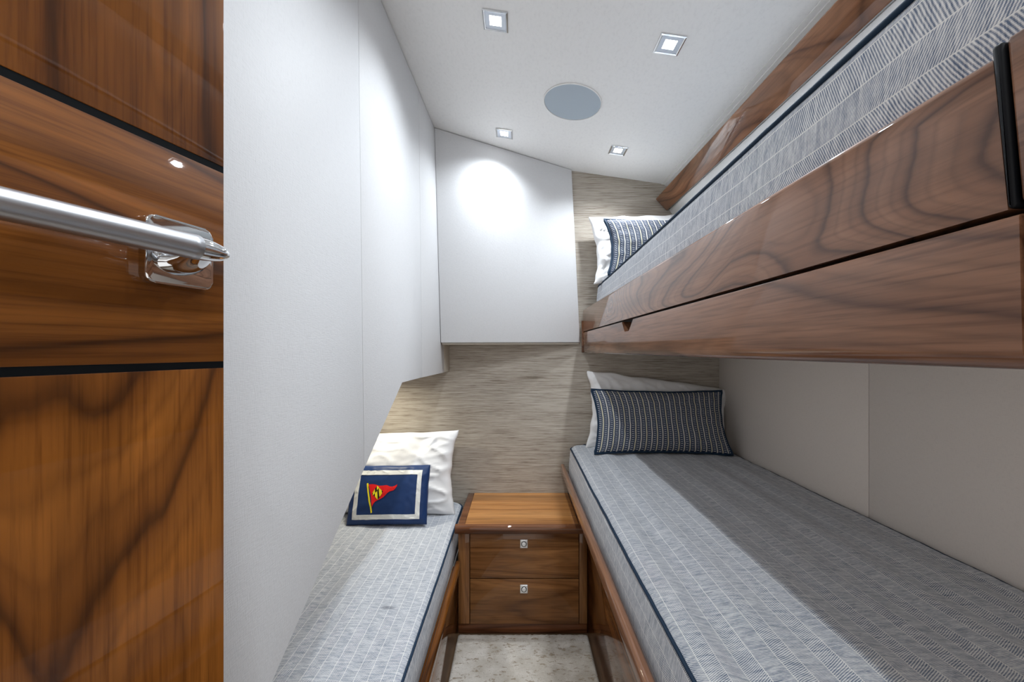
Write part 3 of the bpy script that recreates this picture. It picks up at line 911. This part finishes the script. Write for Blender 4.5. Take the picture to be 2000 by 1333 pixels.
# navy flag cushion with ivory ribbon border and embroidered pennant
def flag_cushion():
    w, h, t = 0.345, 0.246, 0.080
    root = thing('flag_cushion', 'navy cushion with ivory ribbon border and embroidered red pennant', 'cushion', (-0.560, 1.750, 0.5390), stand_matrix(20, 0, 0.6))
    f = pillow_fn(w, h, t, 0.015, 0.0016, 3.3, 0.36)
    pillow_mesh('cover', f, 'navy_satin', root, 56, 40, (w, h))
    def surf(x, y, lift):
        u = max(-0.999, min(0.999, x / (w / 2))); v = max(-0.999, min(0.999, y / (h / 2)))
        p = f(u, v, 1); e = 0.002
        n = (f(u + e, v, 1) - f(u - e, v, 1)).cross(f(u, v + e, 1) - f(u, v - e, 1)).normalized()
        return p + n * lift
    def patch(name, poly, mat, lift, label=None, cell=0.004, thick=0.0012):
        """drape a flat 2D polygon over the cushion's face with a little thickness"""
        bm = bmesh.new()
        bm.faces.new([bm.verts.new((x, y, 0)) for x, y in poly])
        bmesh.ops.triangulate(bm, faces=bm.faces)
        for _ in range(6):
            le = [e for e in bm.edges if e.calc_length() > cell * 2.2]
            if not le: break
            bmesh.ops.subdivide_edges(bm, edges=le, cuts=1)
            bmesh.ops.triangulate(bm, faces=bm.faces)
        r = bmesh.ops.extrude_face_region(bm, geom=list(bm.faces))
        top = set(v for v in r['geom'] if isinstance(v, bmesh.types.BMVert))
        for v in bm.verts:
            v.co = surf(v.co.x, v.co.y, lift + (thick if v in top else -0.0005))
        bm_o = bm_obj(name, bm, mat, root, False, True)
        if label: bm_o['label'] = label
        return bm_o
    # ribbon: four mitred strips
    ox, oy, iw = 0.1440, 0.1000, 0.0185
    a, b = ox - iw, oy - iw
    for poly in ([(-ox, oy), (-a, b), (a, b), (ox, oy)], [(ox, oy), (a, b), (a, -b), (ox, -oy)], [(ox, -oy), (a, -b), (-a, -b), (-ox, -oy)], [(-ox, -oy), (-a, -b), (-a, b), (-ox, oy)]):
        patch('ribbon', poly[::-1], 'ribbon', 0.0004, cell=0.006)
    # emblem drawn in a 1500 x 1333 sketch frame of the embroidery, scaled to metres
    k = 0.137 / 1040.0
    ct, sn = math.cos(math.radians(8)), math.sin(math.radians(8))
    def E(p):
        ex, ey = (p[0] - 770) * k, (690 - p[1]) * k
        return (ex * ct - ey * sn - 0.013, ex * sn + ey * ct - 0.010)
    def emb(name, pts, mat, lift, label=None): patch(name, [E(p) for p in pts], mat, lift, label, cell=0.005)
    emb('flagpole', [(232, 230), (232, 190), (255, 180), (285, 190), (287, 230), (300, 480), (330, 720), (382, 1110), (345, 1130), (290, 790), (258, 480)], 'yellow', 0.0010, 'yellow embroidered pole')
    emb('pennant', [(300, 232), (400, 240), (480, 258), (570, 292), (640, 325), (760, 335), (880, 335), (940, 360), (1000, 400), (1080, 420), (1150, 410), (1242, 375), (1225, 440),
                    (1160, 510), (1100, 545), (980, 550), (900, 590), (840, 640), (760, 700), (680, 735), (590, 765), (500, 795), (440, 850), (375, 945), (370, 700), (350, 500)], 'red', 0.0006, 'red embroidered pennant')
    emb('emblem', [(400, 540), (580, 315), (770, 520), (585, 755)], 'black_thread', 0.0013, 'yellow and black diamond emblem')
    for q in ([(432, 505), (510, 405), (510, 530), (432, 605)], [(572, 330), (590, 325), (650, 390), (572, 460)],
              [(500, 545), (582, 478), (582, 750), (500, 650)], [(642, 420), (655, 400), (725, 472), (735, 575), (650, 668), (640, 660)]):
        emb('emblem_stripe', q, 'yellow', 0.0019)
flag_cushion()
